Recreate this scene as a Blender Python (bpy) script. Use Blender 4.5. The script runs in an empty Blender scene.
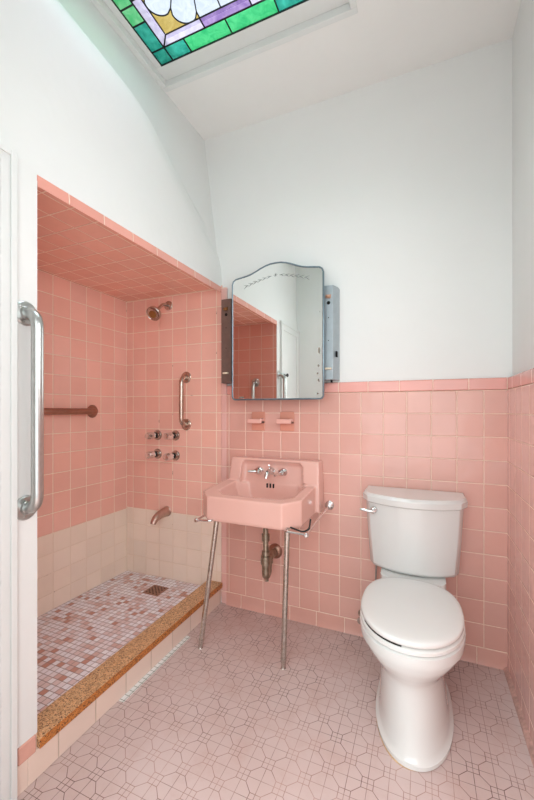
import bpy, bmesh, math, random
from mathutils import Vector, Matrix
random.seed(7)
PI = math.pi
SC = bpy.context.scene
COL = SC.collection

# ------------------------------------------------------------------ camera, world, lights, exposure
cam_d = bpy.data.cameras.new('camera')
cam = bpy.data.objects.new('camera', cam_d)
COL.objects.link(cam)
SC.camera = cam
cam.location = (0, 0, 1.19)
cam.rotation_euler = (PI/2, 0, math.radians(22.97))
cam_d.sensor_fit = 'HORIZONTAL'
cam_d.sensor_width = 36
cam_d.lens = 368/534*36
cam_d.shift_y = 10/534
cam_d.clip_start = 0.02

w = bpy.data.worlds.new('world')
SC.world = w
w.use_nodes = True
bg = w.node_tree.nodes['Background']
bg.inputs['Color'].default_value = (0.90, 0.96, 1.0, 1)
bg.inputs['Strength'].default_value = 0.80

def area(name, loc, rot, sx, sy, power, col):
    d = bpy.data.lights.new(name, 'AREA')
    d.shape = 'RECTANGLE'; d.size = sx; d.size_y = sy; d.energy = power; d.color = col
    o = bpy.data.objects.new(name, d); COL.objects.link(o)
    o.location = loc; o.rotation_euler = rot
    return o
# daylight coming in through the doorway behind the camera
area('doorway_daylight', (0.0, -0.75, 1.45), (math.radians(88), 0, math.radians(16)), 1.5, 1.9, 13.5, (0.93, 1.0, 0.985))
# fill lamp for the shower, set in an added, unseen right-wall window
area('added_window_fill', (0.56, 0.80, 1.76), (0, math.radians(76), 0), 0.66, 0.64, 4.8, (0.97, 0.99, 0.985))
# soft daylight through the stained glass skylight
sd = bpy.data.lights.new('skylight_sun', 'SUN')
sd.energy = 6.3; sd.angle = math.radians(95); sd.color = (0.97, 1.0, 0.975)
so = bpy.data.objects.new('skylight_sun', sd); COL.objects.link(so)
so.location = (-0.6, 0.9, 5); so.rotation_euler = (math.radians(-3), math.radians(-17), 0)

SC.view_settings.view_transform = 'Standard'
SC.view_settings.look = 'None'
SC.view_settings.gamma = 1
SC.view_settings.use_curve_mapping = False
SC.view_settings.exposure = 0.75

# ------------------------------------------------------------------ materials
def lin(c):
    return tuple((x/255/12.92 if x/255 <= 0.04045 else ((x/255+0.055)/1.055)**2.4) for x in c) + (1,)

class NT:
    def __init__(s, name):
        s.m = bpy.data.materials.new(name); s.m.use_nodes = True
        s.t = s.m.node_tree; s.n = s.t.nodes; s.l = s.t.links
        s.b = s.n['Principled BSDF']
        s.tc = s.n.new('ShaderNodeTexCoord')
    def put(s, sock, v):
        if hasattr(v, 'is_output') or isinstance(v, bpy.types.NodeSocket): s.l.new(v, sock)
        else: sock.default_value = v
    def math(s, op, a, b=None, c=None, clamp=False):
        n = s.n.new('ShaderNodeMath'); n.operation = op; n.use_clamp = clamp
        s.put(n.inputs[0], a)
        if b is not None: s.put(n.inputs[1], b)
        if c is not None: s.put(n.inputs[2], c)
        return n.outputs[0]
    def sep(s):
        n = s.n.new('ShaderNodeSeparateXYZ'); s.l.new(s.tc.outputs['Object'], n.inputs[0]); return n.outputs
    def comb(s, x=0., y=0., z=0.):
        n = s.n.new('ShaderNodeCombineXYZ')
        for i, v in enumerate((x, y, z)): s.put(n.inputs[i], v)
        return n.outputs[0]
    def noise(s, scale, detail=3, rough=0.5, vec=None, out='Fac'):
        n = s.n.new('ShaderNodeTexNoise'); n.inputs['Scale'].default_value = scale
        n.inputs['Detail'].default_value = detail; n.inputs['Roughness'].default_value = rough
        s.l.new(vec if vec is not None else s.tc.outputs['Object'], n.inputs['Vector'])
        return n.outputs[out]
    def white(s, vec):
        n = s.n.new('ShaderNodeTexWhiteNoise'); s.l.new(vec, n.inputs['Vector']); return n.outputs['Value']
    def mr(s, v, a, b, c=0., d=1., smooth=False):
        n = s.n.new('ShaderNodeMapRange'); n.clamp = True
        if smooth: n.interpolation_type = 'SMOOTHSTEP'
        s.put(n.inputs['Value'], v)
        for k, x in zip(('From Min', 'From Max', 'To Min', 'To Max'), (a, b, c, d)): s.put(n.inputs[k], x)
        return n.outputs['Result']
    def mix(s, f, a, b, mode='MIX'):
        n = s.n.new('ShaderNodeMix'); n.data_type = 'RGBA'; n.blend_type = mode
        s.put(n.inputs['Factor'], f); s.put(n.inputs[6], a); s.put(n.inputs[7], b)
        return n.outputs[2]
    def bump(s, h, dist, strength=1.0, prev=None):
        n = s.n.new('ShaderNodeBump'); n.inputs['Distance'].default_value = dist
        n.inputs['Strength'].default_value = strength
        s.put(n.inputs['Height'], h)
        if prev is not None: s.l.new(prev, n.inputs['Normal'])
        return n.outputs[0]
    def done(s, col, rough=0.5, metal=0.0, normal=None, spec=None, coat=None):
        s.put(s.b.inputs['Base Color'], col); s.put(s.b.inputs['Roughness'], rough)
        s.b.inputs['Metallic'].default_value = metal
        if normal is not None: s.l.new(normal, s.b.inputs['Normal'])
        if spec is not None: s.b.inputs['Specular IOR Level'].default_value = spec
        if coat is not None:
            s.b.inputs['Coat Weight'].default_value = coat; s.b.inputs['Coat Roughness'].default_value = 0.05
        return s.m

PINK = lin((224, 171, 158))
BEIGE = lin((250, 232, 216)); GROUT = lin((244, 216, 198))

def tile_mat(name, ua, va, pu, pv, ou, ov, color=PINK, grout=GROUT, gw=0.0032, low=None, low_z=None, rough=0.16, jit=0.035, dirt=0.5, low_grout=None):
    t = NT(name); xyz = t.sep(); ax = dict(x=xyz[0], y=xyz[1], z=xyz[2])
    def part(a, o, p):
        v = t.math('DIVIDE', t.math('SUBTRACT', ax[a], o), p)
        f = t.math('FRACT', v)
        d = t.math('MULTIPLY', t.math('MINIMUM', f, t.math('SUBTRACT', 1.0, f)), p)
        return t.math('FLOOR', v), d
    cu, du = part(ua, ou, pu); cv, dv = part(va, ov, pv)
    d = t.math('MINIMUM', du, dv)
    wob = t.noise(55, 2)
    d = t.math('ADD', d, t.math('MULTIPLY', t.math('SUBTRACT', wob, 0.5), 0.0012))
    mask = t.mr(d, gw/2-0.0003, gw/2+0.0007)
    r = t.white(t.comb(cu, cv, 3.3))
    base = color; g = grout
    if low is not None:
        zf = t.math('LESS_THAN', ax['z'], low_z)
        base = t.mix(zf, color, low)
        if low_grout: g = t.mix(zf, grout, low_grout)
    hsv = t.n.new('ShaderNodeHueSaturation')
    t.put(hsv.inputs['Color'], base)
    t.put(hsv.inputs['Value'], t.mr(r, 0, 1, 1-jit, 1+jit))
    t.put(hsv.inputs['Saturation'], t.mr(t.white(t.comb(cv, cu, 9.1)), 0, 1, 1-jit*1.5, 1+jit))
    blot = t.mr(t.noise(3.0, 3), 0.35, 0.7, 0.96, 1.03)
    base = t.mix(1.0, hsv.outputs[0], t.comb(blot, blot, blot), 'MULTIPLY')
    # brown specks collected in the joints
    dn = t.mr(t.noise(16, 4, 0.7), 0.66, 0.72)
    g = t.mix(t.math('MULTIPLY', dn, dirt), g, lin((120, 70, 45)))
    col = t.mix(mask, g, base)
    h = t.mr(d, 0.0, gw/2+0.003, smooth=True)
    n1 = t.bump(h, 0.0016, 0.8)
    # each tile sits at a slightly different angle, glaze is wavy
    tilt = t.math('MULTIPLY', t.math('SUBTRACT', r, 0.5), t.math('ADD', ax[ua], ax[va]))
    n2 = t.bump(t.math('ADD', t.noise(9, 2), t.math('MULTIPLY', tilt, 1.5)), 0.006, 0.5, n1)
    return t.done(col, t.mr(mask, 0, 1, 0.7, rough), normal=n2, spec=0.5)

def plain(name, rgb, rough=0.5, metal=0.0, vary=0.03, scale=6, bump=0.0, bscale=40, spec=None, coat=None):
    t = NT(name)
    f = t.mr(t.noise(scale, 4, 0.6), 0.3, 0.7, 1-vary, 1+vary)
    col = t.mix(1.0, lin(rgb), t.comb(f, f, f), 'MULTIPLY')
    nrm = t.bump(t.noise(bscale, 3), bump) if bump else None
    return t.done(col, rough, metal, nrm, spec, coat)

M = {}
M['wall'] = plain('white_plaster', (230, 231, 229), 0.55, vary=0.012, scale=2.5, bump=0.004, bscale=5)
M['ceil'] = plain('ceiling_paint', (238, 237, 234), 0.6, vary=0.015, scale=3, bump=0.003, bscale=8)
M['trim'] = plain('white_gloss_paint', (226, 228, 226), 0.32, vary=0.012, scale=9, bump=0.001, bscale=30)
M['porcelain'] = plain('white_porcelain', (222, 224, 222), 0.10, vary=0.006, spec=0.55, coat=0.3)
M['seat_plastic'] = plain('white_seat_plastic', (230, 232, 230), 0.22, vary=0.006)
M['caulk'] = plain('old_caulk', (190, 160, 128), 0.8, vary=0.3, scale=60)
M['white_caulk'] = plain('grey_white_caulk', (200, 160, 150), 0.7, vary=0.25, scale=40)
M['dark'] = plain('dark_rubber_and_gap', (30, 26, 24), 0.6)
M['black'] = plain('black_hole', (9, 8, 8), 0.9)
M['pinkporc'] = plain('pink_porcelain', (232, 184, 172), 0.14, vary=0.015, spec=0.5, coat=0.3)
M['pinkholder'] = plain('pink_ceramic', (236, 182, 170), 0.16, vary=0.02)
M['pinkplate'] = plain('deep_pink_ceramic', (222, 156, 136), 0.16, vary=0.02)
M['steel'] = plain('brushed_steel', (190, 192, 190), 0.30, 1.0, vary=0.08, scale=40)
M['warmsteel'] = plain('worn_warm_steel', (196, 178, 166), 0.27, 1.0, vary=0.12, scale=50)
M['chrome'] = plain('chrome', (226, 228, 228), 0.10, 1.0, vary=0.03, scale=30)
M['pewter'] = plain('aged_nickel', (196, 186, 178), 0.22, 1.0, vary=0.18, scale=60)
M['bronze'] = plain('dull_bronze', (166, 130, 114), 0.38, 1.0, vary=0.15, scale=40)
M['spoutmetal'] = plain('pinkish_nickel', (196, 170, 158), 0.36, 1.0, vary=0.1, scale=40)
M['trap'] = plain('tarnished_pipe', (164, 154, 138), 0.33, 1.0, vary=0.35, scale=45)
M['legmetal'] = plain('worn_chrome_leg', (198, 192, 184), 0.24, 1.0, vary=0.25, scale=70)
M['bluesteel'] = plain('pale_blue_steel', (164, 176, 182), 0.35, 0.2, vary=0.06, scale=30)
M['bluedark'] = plain('blue_grey_frame', (120, 138, 148), 0.3, 0.75, vary=0.15, scale=30)
M['browndark'] = plain('brown_side_metal', (122, 104, 96), 0.4, 0.4, vary=0.1, scale=30)
M['copper'] = plain('copper_contact', (226, 176, 150), 0.35, 0.6)
M['ivory'] = plain('ivory_clip', (228, 214, 190), 0.5)
M['brass'] = plain('aged_brass', (170, 140, 92), 0.3, 1.0, vary=0.15, scale=40)
M['etch'] = plain('etched_glass', (120, 128, 126), 0.8, 0.0)
M['tarnish'] = plain('silver_tarnish', (132, 128, 118), 0.7, vary=0.3, scale=90)
t = NT('mirror_silver'); M['mirror'] = t.done(lin((236, 240, 238)), 0.0, 1.0)

# stone slab on the curb: tan terrazzo with dark and orange specks
def speckle(name, c1, c2, c3):
    t = NT(name)
    v = t.n.new('ShaderNodeTexVoronoi'); v.inputs['Scale'].default_value = 330
    t.l.new(t.tc.outputs['Object'], v.inputs['Vector'])
    s = t.n.new('ShaderNodeSeparateColor'); t.l.new(v.outputs['Color'], s.inputs[0])
    a = t.mix(t.mr(s.outputs[0], 0.45, 0.6), lin(c1), lin(c2))
    b = t.mix(t.mr(s.outputs[1], 0.80, 0.84), a, lin(c3))
    f = t.mr(t.noise(30, 4, 0.7), 0.35, 0.7, 0.82, 1.1)
    return t.done(t.mix(1.0, b, t.comb(f, f, f), 'MULTIPLY'), 0.32)
M['slab'] = speckle('tan_terrazzo', (226, 186, 142), (204, 156, 110), (104, 70, 46))
M['slab_edge'] = speckle('rusty_terrazzo_edge', (208, 134, 66), (186, 112, 50), (84, 48, 26))

M['tile_back'] = tile_mat('pink_tile_back', 'x', 'z', 0.1127, 0.1095, 0.2622, 1.2825, low=BEIGE, low_z=-5)
M['tile_shfar'] = tile_mat('pink_tile_shower_far', 'x', 'z', 0.1105, 0.1095, -1.290, 1.2825, low=BEIGE, low_z=0.516, low_grout=lin((240, 220, 200)), color=lin((246, 192, 176)), dirt=0.7, gw=0.0040, grout=lin((253, 232, 212)))
M['tile_shleft'] = tile_mat('pink_tile_shower_side', 'y', 'z', 0.1105, 0.1105, 1.974, 0.505, low=BEIGE, low_z=0.505, low_grout=lin((240, 220, 200)), color=lin((246, 192, 176)), dirt=0.7, gw=0.0040, grout=lin((253, 232, 212)))
M['tile_shceil'] = tile_mat('pink_tile_shower_ceiling', 'x', 'y', 0.1105, 0.1105, -1.215, 1.974, color=lin((246, 188, 168)), dirt=0.2, gw=0.0040, grout=lin((253, 232, 212)))
M['tile_right'] = tile_mat('pink_tile_right', 'y', 'z', 0.1105, 0.1095, 1.93, 1.2825, rough=0.09, color=lin((238, 190, 181)))  # base lighter than the back tile, carries this wall's white reflection
M['cap_back'] = tile_mat('pink_cap_back', 'x', 'z', 0.155, 1.0, 0.20, 1.2825, color=lin((232, 168, 158)))
M['cap_right'] = tile_mat('pink_cap_right', 'y', 'z', 0.155, 1.0, 1.88, 1.2825, color=lin((232, 168, 158)))
M['base_back'] = tile_mat('pink_base_back', 'x', 'z', 0.155, 1.0, 0.078, 0.078)
M['edge_tile'] = tile_mat('pink_edge_column', 'z', 'x', 0.1095, 1.0, 1.2825, 0.5, color=lin((238, 190, 182)))
M['lip_tile'] = tile_mat('pink_lip_row', 'y', 'x', 0.155, 1.0, 0.92, 0.5, color=lin((230, 164, 150)))
M['riser'] = tile_mat('beige_riser_tile', 'y', 'z', 0.155, 1.0, 0.88, 0.5, color=lin((238, 216, 202)), grout=lin((196, 176, 156)))
M['pier_tile'] = plain('pink_pier_tile', (222, 168, 152), 0.2, vary=0.05, scale=30)

# floor of the room: octagons with quartered clusters of small squares
t = NT('octagon_floor'); xyz = t.sep(); p = 0.063
wb = t.math('MULTIPLY', t.math('SUBTRACT', t.noise(30, 2), 0.5), 0.02)
a = t.math('ADD', t.math('PINGPONG', t.math('DIVIDE', t.math('ADD', xyz[0], 0.478+p*40), p), 1.0), wb)
b = t.math('PINGPONG', t.math('DIVIDE', t.math('ADD', xyz[1], -1.078+p*40), p), 1.0)
ia = t.math('MINIMUM', t.math('ABSOLUTE', a), t.math('ABSOLUTE', t.math('SUBTRACT', 1.0, a)))
ib = t.math('MINIMUM', b, t.math('SUBTRACT', 1.0, b))
s_ = 0.29
a1 = t.math('SUBTRACT', 1.0, a); b1 = t.math('SUBTRACT', 1.0, b)
r1 = t.math('ABSOLUTE', t.math('SUBTRACT', t.math('MAXIMUM', a1, b), s_))
r2 = t.math('ABSOLUTE', t.math('SUBTRACT', t.math('MAXIMUM', a, b1), s_))
dg = t.math('MULTIPLY', t.math('ABSOLUTE', t.math('SUBTRACT', t.math('ADD', a, b), 1.0)), 0.7071)
far = t.math('GREATER_THAN', t.math('ABSOLUTE', t.math('SUBTRACT', a, b)), 1-2*s_)
dg = t.math('ADD', dg, far)
thin = t.math('ADD', t.math('MINIMUM', ia, ib), 0.004)
d = t.math('MULTIPLY', t.math('MINIMUM', t.math('MINIMUM', thin, dg), t.math('MINIMUM', r1, r2)), p)
mask = t.mr(d, 0.0005, 0.0015)
patch = t.mr(t.noise(2.2, 3, 0.6), 0.32, 0.72)
base = t.mix(patch, lin((212, 193, 190)), lin((202, 178, 173)))
grime = t.mr(t.noise(9, 5, 0.7), 0.5, 0.75, 0.0, 0.35)
base = t.mix(grime, base, lin((186, 148, 136)))
lc = t.mix(t.mr(t.noise(4.2, 3, 0.6), 0.40, 0.62), lin((180, 142, 130)), lin((96, 62, 52)))
M['floor'] = t.done(t.mix(mask, lc, base), t.mr(t.noise(5, 3), 0.3, 0.7, 0.28, 0.45), normal=t.bump(mask, 0.0006, 0.6))

# small square mosaic
def mosaic(name, pitch, stops, grout):
    t = NT(name); xyz = t.sep()
    vx = t.math('DIVIDE', t.math('ADD', xyz[0], 5.0), pitch); vy = t.math('DIVIDE', t.math('ADD', xyz[1], 5.004), pitch)
    def dd(v):
        f = t.math('FRACT', v); return t.math('MINIMUM', f, t.math('SUBTRACT', 1.0, f))
    d = t.math('MULTIPLY', t.math('MINIMUM', dd(vx), dd(vy)), pitch)
    r = t.white(t.comb(t.math('FLOOR', vx), t.math('FLOOR', vy), 1.7))
    cr = t.n.new('ShaderNodeValToRGB'); cr.color_ramp.interpolation = 'CONSTANT'
    t.l.new(r, cr.inputs[0]); e = cr.color_ramp.elements
    e[0].position = 0; e[0].color = lin(stops[0][1]); e[1].position = stops[1][0]; e[1].color = lin(stops[1][1])
    for q, c in stops[2:]:
        k = e.new(q); k.color = lin(c)
    mask = t.mr(d, 0.0009, 0.0016)
    return t.done(t.mix(mask, lin(grout), cr.outputs[0]), 0.3, normal=t.bump(mask, 0.001, 0.6))
M['mosaic'] = mosaic('shower_mosaic', 0.0275, [(0, (242, 240, 246)), (0.34, (238, 230, 234)), (0.56, (230, 212, 212)), (0.74, (220, 188, 182)), (0.82, (250, 249, 253)), (0.94, (200, 148, 132))], (142, 118, 114))
M['mosaic_white'] = mosaic('white_mosaic', 0.026, [(0, (238, 238, 236)), (0.5, (230, 232, 230))], (120, 128, 112))

# stained glass: tinted clear panes with streaks
def glass(name, rgb, rgb2=None):
    m = bpy.data.materials.new(name); m.use_nodes = True; nt = m.node_tree; nt.nodes.clear()
    out = nt.nodes.new('ShaderNodeOutputMaterial'); tc = nt.nodes.new('ShaderNodeTexCoord')
    tr = nt.nodes.new('ShaderNodeBsdfTransparent'); gl = nt.nodes.new('ShaderNodeBsdfGlossy'); gl.inputs['Roughness'].default_value = 0.15
    mx = nt.nodes.new('ShaderNodeMixShader'); mx.inputs[0].default_value = 0.04
    no = nt.nodes.new('ShaderNodeTexNoise'); no.inputs['Scale'].default_value = 28; no.inputs['Detail'].default_value = 5
    no.inputs['Distortion'].default_value = 0.80
    nt.links.new(tc.outputs['Object'], no.inputs['Vector'])
    mr = nt.nodes.new('ShaderNodeMapRange'); mr.inputs['From Min'].default_value = 0.35; mr.inputs['From Max'].default_value = 0.68
    nt.links.new(no.outputs['Fac'], mr.inputs['Value'])
    mc = nt.nodes.new('ShaderNodeMix'); mc.data_type = 'RGBA'
    nt.links.new(mr.outputs[0], mc.inputs['Factor'])
    mc.inputs[6].default_value = lin(rgb); mc.inputs[7].default_value = lin(rgb2 or rgb)
    nt.links.new(mc.outputs[2], tr.inputs['Color'])
    nt.links.new(tr.outputs[0], mx.inputs[1]); nt.links.new(gl.outputs[0], mx.inputs[2])
    nt.links.new(mx.outputs[0], out.inputs[0])
    return m
GL = [glass('teal_glass', (10, 128, 112), (60, 170, 152)), glass('green_glass', (40, 168, 104), (84, 196, 130)),
      glass('light_green_glass', (72, 182, 112), (130, 205, 150)), glass('lavender_glass', (196, 184, 214), (214, 206, 230)),
      glass('purple_glass', (134, 104, 168), (166, 138, 190)), glass('gold_glass', (190, 162, 84), (208, 182, 108)),
      glass('pale_glass', (212, 219, 234), (228, 233, 242))]

# ------------------------------------------------------------------ mesh helpers
def obj(name, bm, mat, parent=None, smooth=True, bevel=0.0, seg=3, angle=35, mats=None):
    me = bpy.data.meshes.new(name)
    bmesh.ops.recalc_face_normals(bm, faces=bm.faces)
    bm.to_mesh(me); bm.free()
    for m_ in (mats or [mat]): me.materials.append(m_)
    o = bpy.data.objects.new(name, me); COL.objects.link(o)
    if smooth:
        for p_ in me.polygons: p_.use_smooth = True
        me.set_sharp_from_angle(angle=math.radians(angle))
    if bevel:
        md = o.modifiers.new('bevel', 'BEVEL'); md.width = bevel; md.segments = seg
        md.limit_method = 'ANGLE'; md.angle_limit = math.radians(30); md.harden_normals = True
    if parent is not None: o.parent = parent
    return o

def thing(name, label, cat, loc=(0, 0, 0), group=None):
    o = bpy.data.objects.new(name, None); COL.objects.link(o)
    o.location = loc; o.empty_display_size = 0.05
    o['label'] = label; o['category'] = cat
    if group: o['group'] = group
    return o

def rel(o, root):      # mesh was built in world coordinates: keep it there under an empty placed elsewhere
    o.data.transform(Matrix.Translation(-Vector(root.location)))
    return o

def struct(o):
    o['kind'] = 'structure'; return o

def box(bm, x0, x1, y0, y1, z0, z1, mi=0):
    vs = [bm.verts.new(v) for v in ((x0,y0,z0),(x1,y0,z0),(x1,y1,z0),(x0,y1,z0),(x0,y0,z1),(x1,y0,z1),(x1,y1,z1),(x0,y1,z1))]
    for f in ((0,3,2,1),(4,5,6,7),(0,1,5,4),(1,2,6,5),(2,3,7,6),(3,0,4,7)):
        bm.faces.new([vs[i] for i in f]).material_index = mi
    return vs

def prism(bm, pts, axis, a, b, mi=0):   # pts 2-D loop extruded along axis between a and b
    def mk(p, h):
        return {'x': (h, p[0], p[1]), 'y': (p[0], h, p[1]), 'z': (p[0], p[1], h)}[axis]
    A = [bm.verts.new(mk(q, a)) for q in pts]; B = [bm.verts.new(mk(q, b)) for q in pts]
    bm.faces.new(A); bm.faces.new(B[::-1])
    n = len(pts)
    for i in range(n): bm.faces.new((A[i], A[(i+1) % n], B[(i+1) % n], B[i]))
    for f in bm.faces:
        pass
    return A, B

def loft(bm, rings, cap0=True, cap1=True):
    R = [[bm.verts.new(v) for v in r] for r in rings]
    n = len(R[0])
    for k in range(len(R)-1):
        for i in range(n): bm.faces.new((R[k][i], R[k][(i+1) % n], R[k+1][(i+1) % n], R[k+1][i]))
    if cap0: bm.faces.new(R[0][::-1])
    if cap1: bm.faces.new(R[-1])
    return R

def tube(bm, pts, r, n=14, caps=True):
    pts = [Vector(p_) for p_ in pts]
    rs = r if isinstance(r, (list, tuple)) else [r]*len(pts)
    T = []
    for i in range(len(pts)):
        a_ = pts[max(i-1, 0)]; b_ = pts[min(i+1, len(pts)-1)]
        T.append((b_-a_).normalized())
    u = T[0].orthogonal().normalized()
    rings = []
    for i, p_ in enumerate(pts):
        if i:
            q = T[i-1].rotation_difference(T[i]); u = (q @ u).normalized()
        v = T[i].cross(u).normalized()
        rings.append([p_ + rs[i]*(math.cos(2*PI*k/n)*u + math.sin(2*PI*k/n)*v) for k in range(n)])
    loft(bm, rings, caps, caps)

def lathe(bm, origin, axis, prof, n=28):   # prof: (radius, distance along axis)
    o = Vector(origin); ax = Vector(axis).normalized(); u = ax.orthogonal().normalized(); v = ax.cross(u)
    rings = [[o + ax*h + max(r, 1e-4)*(math.cos(2*PI*k/n)*u + math.sin(2*PI*k/n)*v) for k in range(n)] for r, h in prof]
    loft(bm, rings)

def fillet(pts, r, n=6):   # polyline with rounded corners
    pts = [Vector(p_) for p_ in pts]; out = [pts[0]]
    for i in range(1, len(pts)-1):
        a_ = (pts[i-1]-pts[i]); b_ = (pts[i+1]-pts[i]); rr = min(r, a_.length*(0.92 if i == 1 else 0.49), b_.length*(0.92 if i == len(pts)-2 else 0.49))
        A = pts[i]+a_.normalized()*rr; B = pts[i]+b_.normalized()*rr
        for k in range(n+1):
            s = k/n; out.append(A*(1-s)**2 + pts[i]*2*s*(1-s) + B*s*s)
    out.append(pts[-1]); return out

def boolean(o, cutters, op='DIFFERENCE'):
    for c in cutters:
        md = o.modifiers.new('b', 'BOOLEAN'); md.operation = op; md.solver = 'EXACT'; md.object = c
    bpy.context.view_layer.update()
    dg_ = bpy.context.evaluated_depsgraph_get()
    me = bpy.data.meshes.new_from_object(o.evaluated_get(dg_))
    o.modifiers.clear(); o.data = me
    for c in cutters: bpy.data.objects.remove(c)

# ------------------------------------------------------------------ the room
LX, RX, BY, FY, CZ = -1.146, 0.355, 1.98, 0.23, 2.90
# floor
bm = bmesh.new(); box(bm, -1.15, 0.60, -1.4, 2.15, -0.08, 0.0)
struct(obj('floor', bm, M['floor'], smooth=False))
bm = bmesh.new(); box(bm, -2.05, -1.15, FY, 2.15, -0.08, 0.02)
# back wall: plaster, and the tile field standing a little proud of it
bm = bmesh.new(); box(bm, -2.05, 0.60, 1.996, 2.15, 0, 3.15)
struct(obj('wall_back', bm, M['wall'], smooth=False))
bm2 = bmesh.new(); box(bm2, -1.115, 0.375, BY, 1.996, 0.078, 1.2825)
wb_ = struct(obj('wall_back_tile', bm2, M['tile_back'], smooth=False))
bm2 = bmesh.new(); box(bm2, -1.897, -1.146, BY, 1.996, 0.04, 1.96)
struct(obj('wall_shower_far', bm2, M['tile_shfar'], smooth=False))
bm2 = bmesh.new(); box(bm2, -1.146, -1.108, BY-0.002, 1.996, 0.0, 1.945)
struct(obj('trim_1', bm2, M['edge_tile'], bevel=0.006))
bm2 = bmesh.new(); box(bm2, -1.108, 0.375, BY, 1.996, 1.2825, 1.340)
struct(obj('trim_2', bm2, M['cap_back'], bevel=0.009))
bm2 = bmesh.new(); prism(bm2, [(1.996, 0), (1.972, 0), (1.974, 0.006), (1.977, 0.014), (1.978, 0.035), (1.978, 0.078), (1.996, 0.078)], 'x', -1.108, 0.36)
struct(obj('baseboard_back', bm2, M['base_back'], angle=50))
# right wall
bm2 = bmesh.new(); W0, W1, V0, V1 = 0.46, 1.14, 1.42, 2.10
box(bm2, 0.378, 0.60, 0.11, W0, 0, 3.15); box(bm2, 0.378, 0.60, W1, 1.996, 0, 3.15)
box(bm2, 0.378, 0.60, W0, W1, 0, V0); box(bm2, 0.378, 0.60, W0, W1, V1, 3.15)
struct(obj('wall_right', bm2, M['wall'], smooth=False))
bm2 = bmesh.new(); box(bm2, RX, 0.378, FY, BY, 0.0, 1.2825)
struct(obj('wall_right_tile', bm2, M['tile_right'], smooth=False))
bm2 = bmesh.new(); box(bm2, RX, 0.378, FY, BY, 1.2825, 1.340)
struct(obj('trim_3', bm2, M['cap_right'], bevel=0.009))
bm2 = bmesh.new(); prism(bm2, [(RX, 0), (RX-0.016, 0), (RX-0.013, 0.012), (RX, 0.02)], 'y', FY, 1.971)
struct(obj('baseboard_right', bm2, M['white_caulk'], angle=60))

# added window, out of view, put in the right wall to light the shower
def yframe(y0, y1, z0, z1, w_, x0, x1):
    f_ = bmesh.new()
    box(f_, x0, x1, y0, y0+w_, z0, z1); box(f_, x0, x1, y1-w_, y1, z0, z1)
    box(f_, x0, x1, y0+w_, y1-w_, z0, z0+w_); box(f_, x0, x1, y0+w_, y1-w_, z1-w_, z1)
    return f_
w2 = struct(obj('added_window', yframe(W0, W1, V0, V1, 0.028, 0.47, 0.51), M['trim'], bevel=0.003))
obj('added_window_casing', yframe(W0-.06, W1+.06, V0-.06, V1+.06, 0.06, 0.365, 0.378), M['trim'], w2, bevel=0.003)
f_ = bmesh.new(); box(f_, 0.475, 0.505, W0+.028, W1-.028, (V0+V1)/2-.014, (V0+V1)/2+.014)
obj('added_sash_bar', f_, M['trim'], w2, bevel=0.003)

# left wall with the bulkhead over the shower: lower face, then a soft ledge, then a leaning upper face
crease = [(0.0, 2.70), (0.944, 2.656), (1.197, 2.628), (1.30, 2.612), (1.38, 2.585), (1.494, 2.51), (1.71, 2.375), (1.88, 2.27), (2.0, 2.19)]
def zc(y):
    for (y0, z0), (y1, z1) in zip(crease, crease[1:]):
        if y <= y1: return z0+(z1-z0)*(y-y0)/(y1-y0)
    return crease[-1][1]
def xlow(z): return -1.146 - max(0, min(1, (z-1.92)/0.3))*0.020
def xup(z): return -1.190 - (z-2.2)*0.125
ys = [FY-0.12] + [FY + (1.996-FY)*i/44 for i in range(0, 45)]
rings = []
for y in ys:
    c = sum(zc(y+dy) for dy in (-0.06, -0.03, 0, 0.03, 0.06))/5
    prof = [(-1.190, 1.945), (-1.1475, 1.918)]
    for k in range(1, 15): z = 1.916 + (c-0.03-1.916)*k/14; prof.append((xlow(z)-0.022*max(0, (z-c+0.17)/0.14)**2, z))
    x0 = xlow(c)-0.022; x1 = xup(c+0.06)
    for k in range(1, 9):
        s = k/8; e = s*s*(3-2*s)
        prof.append((x0+(x1-x0)*e, c-0.03+0.09*s))
    for k in range(1, 7): z = c+0.06+(2.93-c-0.06)*k/6; prof.append((xup(z), z))
    prof += [(-1.60, 2.93), (-1.60, 1.965), (-1.195, 1.965)]
    rings.append([(a_, y, b_) for a_, b_ in prof])
bm2 = bmesh.new(); loft(bm2, rings)
box(bm2, -1.30, LX, FY-0.12, 0.804, 0.150, 1.93)
box(bm2, -1.60, -1.1475, FY-0.12, 0.804, 1.918, 1.97)
box(bm2, -2.05, -1.60, 0.68, 1.996, 1.96, 3.15)
struct(obj('wall_left', bm2, M['wall'], angle=40))
# shower enclosure
bm2 = bmesh.new(); box(bm2, -2.05, -1.897, 0.68, 1.996, 0.0, 1.96)
struct(obj('wall_shower_left', bm2, M['tile_shleft'], smooth=False))
bm2 = bmesh.new(); box(bm2, -1.897, -1.150, 0.72, 0.8045, 0.0, 1.945)
M['tile_shnear'] = tile_mat('pink_tile_shower_near', 'x', 'z', 0.1105, 0.1095, -1.290, 1.2825, low=BEIGE, low_z=0.516, color=lin((235, 170, 155)))
struct(obj('wall_shower_near', bm2, M['tile_shnear'], smooth=False))
bm2 = bmesh.new(); box(bm2, -1.897, -1.19, 0.8045, BY, 1.942, 1.99)
struct(obj('ceiling_shower', bm2, M['tile_shceil'], smooth=False))
bm2 = bmesh.new(); prism(bm2, [(-1.192, 1.942), (-1.175, 1.939), (-1.158, 1.930), (-1.149, 1.920), (-1.1445, 1.912), (-1.1445, 1.925), (-1.147, 1.95), (-1.192, 1.96)], 'y', 0.8045, BY)
struct(obj('trim_4', bm2, M['lip_tile'], angle=60))
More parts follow.
